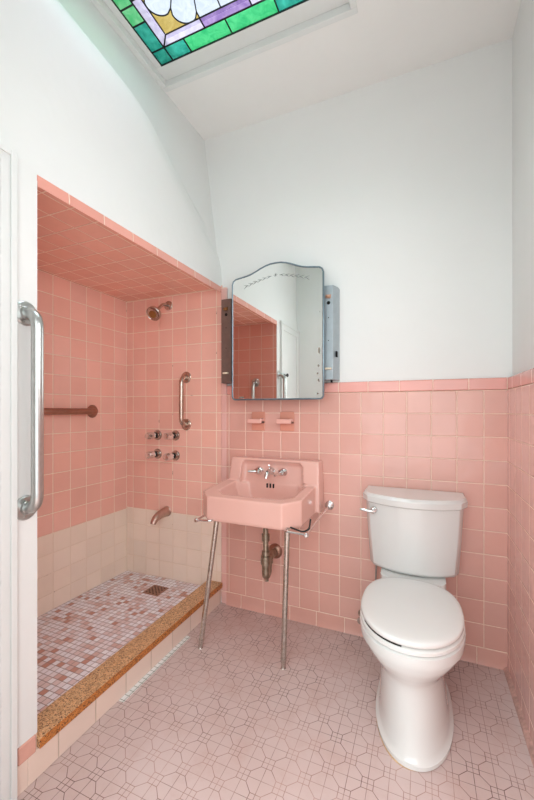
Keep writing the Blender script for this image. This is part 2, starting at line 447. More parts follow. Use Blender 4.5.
# shower floor, sloped a little to the drain
bm2 = bmesh.new()
v = [bm2.verts.new(q) for q in ((-1.897, 0.8045, 0.092), (-1.225, 0.8045, 0.098), (-1.225, BY, 0.082), (-1.897, BY, 0.072), (-1.897, 0.8045, 0.0), (-1.225, 0.8045, 0.0), (-1.225, BY, 0.0), (-1.897, BY, 0.0))]
for f in ((0,1,2,3),(4,7,6,5),(0,4,5,1),(1,5,6,2),(2,6,7,3),(3,7,4,0)): bm2.faces.new([v[i] for i in f])
struct(obj('floor_shower', bm2, M['mosaic'], smooth=False))
# curb riser, slab, pier base, mosaic strip
bm2 = bmesh.new(); box(bm2, -1.225, LX, 0.775, BY, 0.0, 0.096)
struct(obj('trim_5', bm2, M['riser'], bevel=0.003))
bm2 = bmesh.new(); box(bm2, -1.240, -1.136, 0.806, BY, 0.096, 0.128)
for f in bm2.faces:
    if f.calc_center_median().x > -1.14: f.material_index = 1
struct(obj('trim_6', bm2, None, bevel=0.003, mats=[M['slab'], M['slab_edge']]))
bm2 = bmesh.new(); box(bm2, -1.20, LX+0.004, 0.742, 0.800, 0.092, 0.150)
struct(obj('trim_7', bm2, M['pier_tile'], bevel=0.006))
bm2 = bmesh.new(); box(bm2, -1.20, LX-0.001, FY, 0.775, 0.0, 0.092); box(bm2, -1.20, LX-0.001, FY, 0.742, 0.092, 0.150)
struct(obj('baseboard_left', bm2, M['riser'], bevel=0.002))
bm2 = bmesh.new(); box(bm2, LX-0.001, -1.122, 1.15, 1.62, 0.0, 0.0015)
struct(obj('trim_8', bm2, M['mosaic_white'], smooth=False))
# front wall around the doorway the camera looks through
bm2 = bmesh.new(); box(bm2, -2.05, -0.80, 0.11, FY, 0, 3.15); box(bm2, -0.80, 0.378, 0.11, FY, 2.08, 3.15)
box(bm2, -2.05, -1.60, FY, 0.68, 0, 3.15)
struct(obj('wall_front', bm2, M['wall'], smooth=False))

# ceiling with the skylight opening
SX0, SX1, SY0, SY1 = -1.25, -0.285, 0.495, 1.583
bm2 = bmesh.new()
box(bm2, -1.70, 0.60, SY1+0.028, 2.15, CZ, 3.15); box(bm2, -1.70, 0.60, 0.0, SY0-0.028, CZ, 3.15)
box(bm2, SX1+0.028, 0.60, SY0-0.028, SY1+0.028, CZ, 3.15); box(bm2, -1.70, SX0-0.028, SY0-0.028, SY1+0.028, CZ, 3.15)
struct(obj('ceiling', bm2, M['ceil'], smooth=False))
def frame_ring(x0, x1, y0, y1, w_, z0, z1):
    b_ = bmesh.new()
    box(b_, x0, x1, y0, y0+w_, z0, z1); box(b_, x0, x1, y1-w_, y1, z0, z1)
    box(b_, x0, x0+w_, y0+w_, y1-w_, z0, z1); box(b_, x1-w_, x1, y0+w_, y1-w_, z0, z1)
    return b_
GX0, GX1, GY0, GY1, GZ = -1.22, -0.315, 0.569, 1.509, 2.930
win = struct(obj('window_1', frame_ring(SX0-0.028, SX1+0.028, SY0-0.028, SY1+0.028, 0.028, CZ-0.004, 3.15), M['trim'], bevel=0.003))
b_ = bmesh.new()
box(b_, SX0, SX1, SY0, GY0, GZ-0.002, GZ+0.03); box(b_, SX0, SX1, GY1, SY1, GZ-0.002, GZ+0.03)
box(b_, SX0, GX0, GY0, GY1, GZ-0.002, GZ+0.03); box(b_, GX1, SX1, GY0, GY1, GZ-0.002, GZ+0.03)
obj('window_frame', b_, M['trim'], win, bevel=0.003)
# panes
gb = bmesh.new(); lead = bmesh.new(); PZ = GZ+0.006
def pane(pts, mi):
    f = gb.faces.new([gb.verts.new((x, y, PZ)) for x, y in pts]); f.material_index = mi
def came(pts, r=0.0036): tube(lead, [(x, y, PZ-0.001) for x, y in pts], r, 6)
B1, B2 = 0.072, 0.118
cx, cy = (GX0+GX1)/2-0.012, (GY0+GY1)/2
ix0, ix1, iy0, iy1 = GX0+B1, GX1-B1, GY0+B1, GY1-B1
jx0, jx1, jy0, jy1 = GX0+B2, GX1-B2, GY0+B2, GY1-B2
xs = [GX0, ix0, -1.037, -0.814, -0.582, ix1, GX1]
yl = [GY1, iy1, 1.308, 1.233, 1.10, 0.93, 0.78, iy0, GY0]
cols = [0, 0, 1, 1, 0, 0]
for k in range(6):
    for (ya, yb) in ((iy1, GY1), (GY0, iy0)):
        pane([(xs[k], ya), (xs[k+1], ya), (xs[k+1], yb), (xs[k], yb)], cols[k])
        came([(xs[k+1], ya), (xs[k+1], yb)])
cols = [0, 0, 2, 2, 1, 1, 0, 0]
for k in range(1, 7):
    for (xa, xb) in ((GX0, ix0), (ix1, GX1)):
        pane([(xa, yl[k]), (xb, yl[k]), (xb, yl[k+1]), (xa, yl[k+1])], cols[k]); came([(xa, yl[k+1]), (xb, yl[k+1])])
for x_ in (GX0, GX1): pass
came([(GX0, iy1), (GX1, iy1)]); came([(GX0, iy0), (GX1, iy0)]); came([(ix0, GY0), (ix0, GY1)]); came([(ix1, GY0), (ix1, GY1)])
came([(GX0, GY0), (GX1, GY0), (GX1, GY1), (GX0, GY1), (GX0, GY0)], 0.005)
# lavender band, mitred
for (o1, o2, i1, i2, hor) in (((ix0, iy1), (ix1, iy1), (jx0, jy1), (jx1, jy1), 1), ((ix0, iy0), (ix1, iy0), (jx0, jy0), (jx1, jy0), 1),
                              ((ix0, iy0), (ix0, iy1), (jx0, jy0), (jx0, jy1), 0), ((ix1, iy0), (ix1, iy1), (jx1, jy0), (jx1, jy1), 0)):
    if hor: cuts = [(-0.917, -0.917), (-0.68, -0.68)]
    else: cuts = [(0.85, 0.85), (1.22, 1.22)]
    def at_(c_, yy): return (c_, yy[1]) if hor else (yy[0], c_)
    seq = [(o1, i1)] + [(at_(c_[0], o1), at_(c_[1], i1)) for c_ in cuts] + [(o2, i2)]
    for k in range(3):
        pane([seq[k][0], seq[k+1][0], seq[k+1][1], seq[k][1]], (3, 4, 3)[k])
        came([seq[k+1][0], seq[k+1][1]])
    came([o1, i1])
came([(jx0, jy0), (jx1, jy0), (jx1, jy1), (jx0, jy1), (jx0, jy0)])
def rrect(th):
    c_, s_2 = math.cos(th), math.sin(th)
    return min(((jx1-cx) if c_ > 0 else (cx-jx0))/max(abs(c_), 1e-6), (jy1-cy)/max(abs(s_2), 1e-6))
def rpet(th):
    f = ((math.degrees(th)-130.5)/18) % 1.0
    return 0.352+0.052*math.sqrt(max(0, 1-(2*f-1)**2))
P_ = lambda r, th: (cx+r*math.cos(th), cy+r*math.sin(th))
for k in range(20):
    t0 = math.radians(130.5+18*k); pts = [P_(0.10, t0)]
    edge = []
    for j in range(13):
        th = t0+math.radians(18)*j/12*0.99999+1e-6
        edge.append(P_(min(rpet(th), rrect(th)), th))
    pane([P_(0.10, t0)]+edge+[P_(0.10, t0+math.radians(18))], 6)
    came([P_(0.10, t0), edge[0]], 0.003); came(edge, 0.003)
    for j in range(12):
        ta = t0+math.radians(18)*j/12+1e-6; tb = t0+math.radians(18)*(j+1)/12-1e-6
        if rrect(ta) > rpet(ta) or rrect(tb) > rpet(tb):
            pane([edge[j], P_(max(rrect(ta), rpet(ta)) if rrect(ta) > rpet(ta) else rrect(ta), ta),
                  P_(rrect(tb), tb), edge[j+1]], 5)
pane([P_(0.10, math.radians(18*k)) for k in range(20)], 5)
came([P_(0.10, math.radians(18*k)) for k in range(21)], 0.003)
# the corner sliver the angular strips leave out
bmesh.ops.remove_doubles(gb, verts=gb.verts, dist=1e-5)
og = obj('glass_panes', gb, None, win, smooth=False, mats=GL)
t = NT('lead_came'); M['lead'] = t.done(lin((28, 28, 30)), 0.6, 0.3)
obj('lead_came', lead, M['lead'], win)

# linen cupboard door in the left wall, nearest the camera, with its casing
dr = bmesh.new(); box(dr, LX-0.004, LX+0.006, 0.300, 0.676, 0.155, 1.900)
door = struct(obj('door_1', dr, M['trim'], bevel=0.002))
b_ = bmesh.new()
for (y0, y1, z0, z1) in ((0.676, 0.730, 0.0, 1.966), (FY+0.002, 0.300, 0.0, 1.970), (0.300, 0.676, 1.900, 1.970)):
    box(b_, LX, LX+0.012, y0, y1, z0, z1)
box(b_, LX+0.012, LX+0.018, 0.712, 0.730, 0.0, 1.966); box(b_, LX+0.012, LX+0.018, FY+0.002, 0.712, 1.950, 1.970)
box(b_, LX+0.012, LX+0.015, 0.684, 0.7066, 0.0, 1.93)
obj('door_frame', b_, M['trim'], door, bevel=0.0025)
b_ = bmesh.new(); lathe(b_, (LX+0.006, 0.63, 1.50), (1, 0, 0), [(0.014, 0), (0.014, 0.003), (0.006, 0.006), (0.006, 0.016), (0.015, 0.022), (0.017, 0.028), (0.012, 0.034), (0, 0.035)])
obj('door_knob', b_, M['dark'], door)

# ------------------------------------------------------------------ toilet
TX = -0.044
toilet = thing('toilet', 'white two-piece toilet with a closed lid standing against the pink tiled wall', 'toilet', (TX, 1.66, 0))
def egg(hw, df, db, dm, z, n=44, pf=2.1, pb=2.6):
    out = []
    for k in range(n):
        a_ = 2*PI*k/n; c_, s_2 = math.cos(a_), math.sin(a_)
        if s_2 >= 0: y = dm+(df-dm)*abs(s_2)**(2/pf); x = hw*math.copysign(abs(c_)**(2/pf), c_)
        else: y = dm-(dm-db)*abs(s_2)**(2/pb); x = hw*math.copysign(abs(c_)**(2/pb), c_)
        out.append((TX+x, BY-y, z))
    return out
b_ = bmesh.new()
S = [(0.0,.668,.10,.122,.40),(0.004,.674,.10,.130,.40),(.016,.674,.10,.131,.40),(.022,.664,.105,.122,.40),(.034,.658,.11,.117,.40),(.08,.650,.12,.112,.40),
     (.15,.642,.13,.107,.41),(.21,.638,.14,.104,.42),(.245,.640,.15,.107,.43),(.265,.650,.155,.116,.44),(.29,.670,.16,.137,.45),
     (.32,.692,.17,.159,.46),(.345,.706,.18,.172,.465),(.360,.706,.19,.172,.47),(.3635,.718,.19,.183,.47),(.385,.721,.19,.186,.47),(.398,.720,.19,.185,.47),(.402,.712,.195,.178,.47)]
loft(b_, [[(x+max(0, .25-z)*.04, y, zz) for x, y, zz in egg(hw+.011*min(1, max(0, (.30-z)/.05)), df+.004, db, dm, z)] for z, df, db, hw, dm in S])
rings = []
for z, hw, d0, d1 in ((0.0,.095,.06,.30),(.15,.095,.05,.30),(.30,.115,.02,.30),(.38,.132,.01,.27),(.400,.136,.01,.262),(.442,.136,.01,.25)):
    q = 0.03
    rings.append([(TX+x, BY-d, z) for x, d in ((-hw,d0),(-hw,d1-q),(-hw+q*.3,d1-q*.3),(-hw+q,d1),(hw-q,d1),(hw-q*.3,d1-q*.3),(hw,d1-q),(hw,d0))])
loft(b_, rings)
rel(obj('bowl', b_, M['porcelain'], toilet, angle=40), toilet)
b_ = bmesh.new(); R0 = egg(.181,.719,.20,.47,.405); 
def ringpart(bm_, hw, df, db, dm, z0, z1, inset):
    o0, o1 = egg(hw-.003, df-.003, db, dm, z0), egg(hw, df, db, dm, z0+.003)
    o2, o3 = egg(hw, df, db, dm, z1-.004), egg(hw-.005, df-.005, db+.003, dm, z1)
    i0, i1 = egg(hw-inset, df-inset, db+inset, dm, z1), egg(hw-inset, df-inset, db+inset, dm, z0)
    R = [[bm_.verts.new(v) for v in r] for r in (o0, o1, o2, o3, i0, i1)]
    n = len(R[0])
    for k in range(6):
        for i in range(n): bm_.faces.new((R[k][i], R[k][(i+1) % n], R[(k+1) % 6][(i+1) % n], R[(k+1) % 6][i]))
ringpart(b_, .183, .719, .23, .47, .4035, .4215, .055)
rel(obj('seat', b_, M['seat_plastic'], toilet, angle=40), toilet)
b_ = bmesh.new()
L = [(.427,.003,0),(.430,0,0),(.4405,0,0),(.4445,.003,0),(.447,.009,0),(.4485,.025,0),(.4495,.06,0),(.450,.11,0)]
loft(b_, [egg(.181-i, .716-i, .235+i*.8, .47, z) for z, i, _ in L])
rel(obj('lid', b_, M['seat_plastic'], toilet, angle=50), toilet)
for sx in (-.078, .078):
    b_ = bmesh.new(); lathe(b_, (TX+sx, BY-.245, .402), (0, 0, 1), [(.020, 0), (.020, .030), (.016, .038), (.003, .040)], 16)
    rel(obj('hinge', b_, M['seat_plastic'], toilet), toilet)
b_ = bmesh.new(); arc = egg(.177, .712, .235, .47, .4245, n=120)[32:50]  # dark strip standing for the shade in the gap between seat and lid
tube(b_, arc, .0032, 6)
rel(obj('seat_gap_shade', b_, M['dark'], toilet), toilet)
def tank_ring(hw, d0, d1, bow, z, ch=0.03):
    pts = [(-hw, d0), (-hw, d1-ch)]
    for k in range(0, 13):
        s = -1+2*k/12; x = s*(hw-ch*0.55); pts.append((x, d1+bow*(1-s*s)))
    pts += [(hw, d1-ch), (hw, d0)]
    return [(TX+x, BY-d, z) for x, d in pts]
b_ = bmesh.new()
loft(b_, [tank_ring(.150,.03,.12,.03,.440), tank_ring(.186,.015,.150,.050,.445), tank_ring(.192,.012,.158,.056,.458), tank_ring(.202,.01,.166,.058,.60), tank_ring(.210,.01,.172,.058,.755)])
rel(obj('tank', b_, M['porcelain'], toilet, angle=35, bevel=0.005), toilet)
b_ = bmesh.new()
loft(b_, [tank_ring(.217,.004,.180,.062,.752,.05), tank_ring(.225,.003,.187,.064,.758,.05), tank_ring(.227,.003,.189,.064,.784,.05), tank_ring(.218,.006,.180,.062,.797,.05)])
rel(obj('tank_lid', b_, M['porcelain'], toilet, angle=25, bevel=0.003), toilet)
b_ = bmesh.new(); hx, hy, hz = TX-.150, BY-.208, .722
hx, hy = TX-.165, BY-.190
lathe(b_, (hx, hy+.004, hz), (-.15, -1, 0), [(.015, 0), (.015, .004), (.012, .009), (.009, .011), (.009, .020), (.013, .022), (.013, .032), (.009, .036), (0, .037)], 20)
tube(b_, [(hx, hy-.030, hz), (hx-.02, hy-.036, hz+.001), (hx-.045, hy-.036, hz+.003), (hx-.062, hy-.034, hz+.004)], [.006, .006, .0065, .004], 10)
rel(obj('flush_handle', b_, M['chrome'], toilet), toilet)
# brown ring of old caulk at the foot of the toilet
b_ = bmesh.new()
loft(b_, [egg(.131, .677, .095, .40, 0.0), egg(.129, .674, .10, .40, .005)])
rel(obj('caulk_ring', b_, M['caulk'], toilet), toilet)
# shut-off valve on the wall behind it
vx, vz = -.290, .118
valve = thing('shutoff_valve', 'small tarnished water shut-off valve low on the wall left of the toilet', 'valve', (vx, BY, vz))
b_ = bmesh.new()
lathe(b_, (vx, BY-.0, vz), (0, -1, 0), [(.026, 0), (.024, .005), (.010, .010), (.009, .03), (.013, .032), (.013, .055), (.008, .06), (0, .061)], 20)
rel(obj('valve_body', b_, M['trap'], valve), valve)
b_ = bmesh.new()
tube(b_, fillet([(vx, BY-.043, vz+.01), (vx+.055, BY-.043, vz+.06), (vx+.065, BY-.05, .22), (vx+.075, BY-.06, .439)], .04), .0045, 8)
rel(obj('supply_hose', b_, M['steel'], valve), valve)
b_ = bmesh.new(); lathe(b_, (vx, BY-.061, vz), (0, -1, 0), [(.006, 0), (.006, .006), (.019, .007), (.019, .014), (.004, .016)], 14)
rel(obj('valve_handle', b_, M['pewter'], valve), valve)

# ------------------------------------------------------------------ sink
sx0, sx1, syf, sb, st = -1.058, -0.520, 1.565, 0.640, 0.762
sink = thing('sink', 'pink porcelain wall sink on two metal legs with chrome taps', 'sink', (-.777, 1.77, 0))
ch = 0.075
plan = [(sx0, BY-.001), (sx0, syf+ch), (sx0+ch*.95, syf), (sx1-ch*.95, syf), (sx1, syf+ch), (sx1, BY-.001)]
def scale_plan(pl, k):
    mx_, my_ = -.777, BY
    return [(mx_+(x-mx_)*(1-k*4.2), y if y > 1.97 else y+k) for x, y in pl]
b_ = bmesh.new()
loft(b_, [[(x, y, sb) for x, y in scale_plan(plan, .004)], [(x, y, sb+.012) for x, y in scale_plan(plan, 0)], [(x, y, st+(y-syf)*.085) for x, y in plan]])
body = obj('basin', b_, M['pinkporc'], smooth=True)
b_ = bmesh.new()
bsx0, bsx1 = -1.036, -.501
loft(b_, [[(bsx0-.004, BY-.001, .652), (bsx0-.004, 1.872, .652), (bsx1+.004, 1.872, .652), (bsx1+.004, BY-.001, .652)],
          [(bsx0, BY-.001, .80), (bsx0, 1.878, .80), (bsx1, 1.878, .80), (bsx1, BY-.001, .80)],
          [(bsx0+.008, BY-.001, .915), (bsx0+.008, 1.897, .915), (bsx1-.006, 1.897, .915), (bsx1-.006, BY-.001, .915)]])
bk = obj('c1', b_, None)
boolean(body, [bk], 'UNION')
b_ = bmesh.new()
def octo(x0, x1, y0, y1, c, z, cb=None):
    cb = c if cb is None else cb
    return [(x0+c, y0, z), (x1-c, y0, z), (x1, y0+c, z), (x1, y1-cb, z), (x1-cb, y1, z), (x0+cb, y1, z), (x0, y1-cb, z), (x0, y0+c, z)]
loft(b_, [octo(-.93, -.625, 1.68, 1.88, .04, .672), octo(-.955, -.60, 1.65, 1.905, .05, .690), octo(-.978, -.575, 1.622, 1.912, .055, .755), octo(-.986, -.568, 1.614, 1.916, .055, .790), octo(-.990, -.564, 1.612, 1.9165, .055, .80, .03)])
cut = obj('c2', b_, None)
b_ = bmesh.new()
loft(b_, [[(-.965, 1.80, .775), (-.59, 1.80, .775), (-.59, 1.905, .775), (-.605, 1.916, .775), (-.95, 1.916, .775), (-.965, 1.905, .775)],
          [(-.960, 1.80, .880), (-.595, 1.80, .880), (-.595, 1.908, .880), (-.61, 1.922, .880), (-.945, 1.922, .880), (-.960, 1.908, .880)],
          [(-.945, 1.80, .902), (-.61, 1.80, .902), (-.61, 1.899, .902), (-.62, 1.904, .902), (-.935, 1.904, .902), (-.945, 1.899, .902)]])
cut2 = obj('c3', b_, None)
boolean(body, [cut, cut2])
body.parent = sink; rel(body, sink)
md = body.modifiers.new('r', 'REMESH'); md.mode = 'VOXEL'; md.voxel_size = .004
md = body.modifiers.new('s', 'SMOOTH'); md.iterations = 9; md.factor = .5
boolean(body, [])
body.data.materials.clear(); body.data.materials.append(M['pinkporc'])
for p_ in body.data.polygons: p_.use_smooth = True
# overflow slots
b_ = bmesh.new()
for k in (-1, 0, 1):
    x = -.790+k*.019
    prism(b_, [(x-.0045, .752), (x+.0045, .752), (x+.0045, .776), (x-.0045, .776)], 'y', 1.9085, 1.9175)
rel(obj('overflow', b_, M['black'], sink, bevel=.002), sink)
b_ = bmesh.new(); lathe(b_, (-.778, 1.78, .672), (0, 0, 1), [(.028, 0), (.028, .002), (.020, .003), (.018, 0.001), (0, .001)], 20)
rel(obj('drain', b_, M['chrome'], sink), sink)
# taps and spout
fy = 1.918
for hx_, lv in ((-.856, (-.050, -.016, -.002)), (-.712, (-.020, -.050, -.008))):
    b_ = bmesh.new()
    lathe(b_, (hx_, fy, .846), (0, -1, .05), [(.022, -.004), (.022, .004), (.017, .010), (.012, .014), (.011, .026), (.017, .030), (.019, .040), (.015, .046), (0, .048)], 22)
    c_ = Vector((hx_, fy-.038, .846)); e_ = c_+Vector(lv)
    tube(b_, [c_, c_.lerp(e_, .5), e_], [.009, .0075, .006], 12)
    rel(obj('tap_handle', b_, M['chrome'], sink), sink)
b_ = bmesh.new(); 
lathe(b_, (-.785, fy, .846), (0, -1, 0), [(.021, -.004), (.021, .005), (.016, .012), (.013, .018)], 20)
tube(b_, [(-.785, fy-.01, .846), (-.785, fy-.035, .850), (-.785, fy-.060, .846), (-.785, fy-.076, .832), (-.785, fy-.080, .816)], [.014, .015, .014, .012, .010], 14)
tube(b_, [(-.785, fy-.030, .856), (-.782, fy-.040, .878), (-.780, fy-.050, .886)], [.006, .005, .004], 8)
rel(obj('spout', b_, M['chrome'], sink), sink)
# legs
for top, bot in (((-.950, 1.600, .650), (-1.026, 1.566, 0)), ((-.576, 1.600, .650), (-.594, 1.594, 0))):
    T_, B_ = Vector(top), Vector(bot)
    b_ = bmesh.new(); tube(b_, [T_, B_.lerp(T_, .04)], .0125, 16); tube(b_, [B_.lerp(T_, .07), B_.lerp(T_, .055)], .0135, 16)
    lg = rel(obj('leg', b_, M['legmetal'], sink), sink)
    b_ = bmesh.new(); tube(b_, [B_.lerp(T_, .045), B_+Vector((0, 0, .003)), B_], [.0115, .0105, .0125], 16)
    f_ = obj('leg_foot', b_, M['pewter'], lg); rel(f_, sink)
# towel bars either side
for sgn, xb, legx in ((1, -.468, -.573), (-1, -1.032, -.955)):
    zf, zb = .645, .672
    b_ = bmesh.new()
    tube(b_, [(xb, 1.535, zf), (xb, BY-.002, zb)], .0055, 12)
    tube(b_, fillet([(legx, 1.600, .650), (legx, 1.545, .648), (xb, 1.545, zf)], .02), .005, 10)
    lathe(b_, (xb, 1.552, zf), (0, -1, 0), [(.009, 0), (.011, .006), (.011, .016), (.007, .022), (0, .023)], 16)
    rel(obj('towel_bar', b_, M['chrome'], sink), sink)
    b_ = bmesh.new(); lathe(b_, (xb, BY-.0006, zb), (0, -1, 0), [(.024, 0.0), (.024, .006), (.018, .011), (.010, .014), (.010, .024), (0, .026)], 20)
    rel(obj('bar_flange', b_, M['chrome'], sink), sink)
b_ = bmesh.new(); tube(b_, fillet([(-.573, 1.60, .653), (-.500, 1.60, .636), (-.474, 1.61, .650), (-.474, 1.63, .690)], .02, 8), .004, 8)
rel(obj('rubber_loop', b_, M['dark'], sink), sink)
# waste pipe and trap
b_ = bmesh.new(); dx, dy = -.770, 1.80
tube(b_, [(dx, dy, .66), (dx, dy, .40)], .0145, 16)
for z in (.63, .52, .505, .43): tube(b_, [(dx, dy, z+.010), (dx, dy, z-.010)], .0215, 14)
ptr = rel(obj('waste_pipe', b_, M['trap'], sink), sink)
b_ = bmesh.new()
tube(b_, fillet([(dx, dy, .43), (dx, dy, .300), (dx-.012, dy+.062, .300), (dx-.012, dy+.062, .375), (dx-.016, BY-.002, .375)], .036, 8), .0205, 18)
tube(b_, [(dx, dy, .415), (dx, dy, .372)], .027, 16); tube(b_, [(dx-.012, dy+.062, .372), (dx-.012, dy+.062, .352)], .027, 16)
tube(b_, [(dx-.004, dy+.02, .300), (dx-.004, dy+.02, .272)], .012, 10)
rel(obj('drain_trap', b_, M['trap'], sink), sink)
b_ = bmesh.new(); lathe(b_, (dx-.016, BY-.0006, .375), (0, -1, 0), [(.043, 0), (.042, .006), (.034, .014), (.024, .018)], 24)
rel(obj('wall_flange', b_, M['bronze'], sink), sink)

# ------------------------------------------------------------------ mirror cabinet
MY, mx0, mx1, mz0 = 1.862, -1.004, -.474, 1.249
cab = thing('mirror_cabinet', 'wall mirror cabinet with scalloped top and etched garland above the pink sink', 'mirror', (-.739, 1.996, 1.34))
half = [(0, 1.905), (.012, 1.922), (.04, 1.932), (.09, 1.936), (.17, 1.942), (.22, 1.948), (.27, 1.958), (.33, 1.972), (.39, 1.983), (.44, 1.989), (.5, 1.991)]
top = half + [(1-a_, b2) for a_, b2 in half[-2::-1]]
out = [(mx0+(mx1-mx0)*a_, z) for a_, z in top]
q = .018
for k in range(5): a_ = PI/2*k/4; out.append((mx1-q+q*math.cos(a_), mz0+q-q*math.sin(a_)))
for k in range(5): a_ = PI/2*k/4; out.append((mx0+q-q*math.sin(a_), mz0+q-q*math.cos(a_)))
b_ = bmesh.new(); prism(b_, out, 'y', MY, MY+.005)
mir = rel(obj('mirror_glass', b_, M['mirror'], cab, smooth=False), cab)
b_ = bmesh.new()
loop = [Vector((x, MY+.002, z)) for x, z in out]
tube(b_, loop+[loop[0], loop[1]], .0050, 10)
rel(obj('mirror_frame', b_, M['bluedark'], cab), cab)
b_ = bmesh.new(); box(b_, mx0+.012, mx1-.012, MY+.006, MY+.022, mz0+.012, 1.925); box(b_, mx0+.03, mx1-.03, MY+.022, 1.998, mz0+.03, 1.90)
rel(obj('cabinet_body', b_, M['bluedark'], cab, bevel=.002), cab)
# etched garland: a star in the middle and leaf pairs on either side
b_ = bmesh.new(); gm = (mx0+mx1)/2
def stroke(p0, p1, r=.0012):
    a_, c_ = Vector((p0[0], MY-.0004, p0[1])), Vector((p1[0], MY-.0004, p1[1])); tube(b_, [a_, a_.lerp(c_, .5), c_], [r*.5, r*1.1, r*.4], 5)
def gz(u): return 1.925-.042*abs(u)**1.3
for k in range(4):
    a_ = PI*k/4; stroke((gm-.012*math.cos(a_), 1.925-.012*math.sin(a_)), (gm+.012*math.cos(a_), 1.925+.012*math.sin(a_)))
for sg in (-1, 1):
    for k in range(6):
        u0, u1 = .12+k*.15, .12+(k+.8)*.15
        x0_, x1_ = gm+sg*u0*.185, gm+sg*u1*.185
        stroke((x0_, gz(u0)), (x1_, gz(u1)))
        for e_ in (-1, 1): stroke((x0_+sg*.006, gz(u0)), (x0_+sg*.031, gz(u0+.13)+e_*(.007+.0008*k)))
rel(obj('etched_garland', b_, M['etch'], mir), cab)
for (px, pz, sx_, sz_) in ((mx1-.022, 1.50, .008, .022), (mx1-.025, 1.42, .006, .010), (mx1-.03, 1.38, .005, .008), (mx1-.03, 1.275, .008, .006), (mx0+.06, mz0+.012, .022, .005), (mx1-.024, 1.345, .006, .012), (mx1-.018, 1.70, .003, .004)):
    b_ = bmesh.new()
    pts = [(px+sx_*random.uniform(.6, 1)*math.cos(a_*PI/5), pz+sz_*random.uniform(.6, 1)*math.sin(a_*PI/5)) for a_ in range(10)]
    prism(b_, pts, 'y', MY-.0006, MY+.0005)
    rel(obj('tarnish_patch', b_, M['tarnish'], mir, smooth=False), cab)

# bare strip lights on either side
for nm, xa, xb, face, lab in (('left', -1.118, -1.022, 'browndark', 'bare brown metal light strip fixed left of the mirror'),
                              ('right', -.497, -.417, 'bluesteel', 'bare pale blue metal light strip fixed right of the mirror')):
    lt = thing('strip_light', lab, 'wall light', ((xa+xb)/2, 1.996, 1.60))
    z0, z1 = 1.350, 1.845
    b_ = bmesh.new(); x_0, x_1 = xa, xb
    prism(b_, [(x_0, 1.997), (x_0, 1.955), (x_0+.016, 1.906), (x_1-.016, 1.906), (x_1, 1.955), (x_1, 1.997)], 'z', z0, z1)
    rel(obj('housing', b_, M[face], lt, bevel=.0015), lt)
    xm = (xa+xb)/2
    b_ = bmesh.new(); tube(b_, [(xm-.012, 1.905, z1-.058), (xm+.012, 1.901, z1-.060)], .010, 12); lathe(b_, (xm, 1.907, z1-.06), (0, -1, 0), [(.009, 0), (.009, .012), (.004, .018), (0, .018)], 12)
    rel(obj('socket', b_, M['copper' if nm == 'right' else 'brass'], lt), lt)
    b_ = bmesh.new(); lathe(b_, (xm, 1.908, z1-.092), (0, -1, 0), [(.0095, 0), (.0095, .0025), (0, .0025)], 14)
    rel(obj('socket_hole', b_, M['black'], lt, smooth=False), lt)
    for dz in (.17, .29):
        b_ = bmesh.new(); lathe(b_, (xm, 1.908, z1-dz), (0, -1, 0), [(.003, 0), (.003, .0024), (0, .0024)], 8)
        rel(obj('screw_hole', b_, M['black'], lt, smooth=False), lt)
    b_ = bmesh.new(); box(b_, xm-.017, xm+.017, 1.892, 1.907, z0+.052, z0+.062)
    rel(obj('clip', b_, M['ivory'], lt, bevel=.002), lt)
    if nm == 'right':
        b_ = bmesh.new(); box(b_, xb-.0065, xb+.0008, 1.925, 1.945, z0+.12, z0+.15)
        rel(obj('side_slot', b_, M['black'], lt, smooth=False), lt)
        b_ = bmesh.new(); box(b_, xm+.005, xm+.013, 1.93, 1.95, z0-.014, z0)
        rel(obj('switch', b_, M['black'], lt, smooth=False), lt)

# ------------------------------------------------------------------ ceramic holders below the mirror
for px0, px1, lab in ((-.935, -.858, 'pink ceramic soap holder on the wall, left one of the two under the mirror'), (-.755, -.678, 'pink ceramic soap holder on the wall, right one of the two under the mirror')):
    xm = (px0+px1)/2
    h = thing('ceramic_holder', lab, 'soap holder', (xm, BY, 1.12))
    b_ = bmesh.new(); box(b_, px0, px1+.008, BY-.007, BY, 1.070, 1.180)
    rel(obj('plate', b_, M['pinkplate'], h, bevel=.003), h)
    b_ = bmesh.new()
    box(b_, px0-.004, px1+.006, BY-.052, BY-.006, 1.113, 1.128); box(b_, px0-.004, px1+.006, BY-.058, BY-.048, 1.113, 1.139)
    box(b_, px1-.006, px1+.006, BY-.050, BY-.006, 1.113, 1.142)
    rel(obj('shelf', b_, M['pinkholder'], h, bevel=.0035), h)

# ------------------------------------------------------------------ grab bars
def grab(name, label, cat, p0, p1, nrm, r, stand, mat, fr=.038, fillr=.055):
    p0, p1, nrm = Vector(p0), Vector(p1), Vector(nrm)
    g = thing(name, label, cat, (p0+p1)/2, 'metal grab bars')
    b2 = bmesh.new(); tube(b2, fillet([p0, p0+nrm*stand, p1+nrm*stand, p1], fillr, 10), r, 20)
    rel(obj('rail', b2, mat, g), g)
    for e in (p0, p1):
        b2 = bmesh.new(); lathe(b2, e, nrm, [(fr, -.0005), (fr, .004), (fr-.004, .008), (r+.004, .009), (r+.001, .014)], 28)
        for k in range(3):
            a2 = PI/2+2*PI*k/3; u = nrm.orthogonal().normalized(); v2 = nrm.cross(u)
            lathe(b2, e+(fr-.011)*(math.cos(a2)*u+math.sin(a2)*v2)+nrm*.008, nrm, [(.004, 0), (.004, .0015), (.001, .0025)], 10)
        rel(obj('flange', b2, mat, g), g)
    return g
grab('grab_bar', 'large steel grab bar standing upright on the white wall strip beside the shower opening', 'grab bar', (LX, .765, 1.492), (LX, .765, .884), (1, 0, 0), .0175, .056, M['steel'])
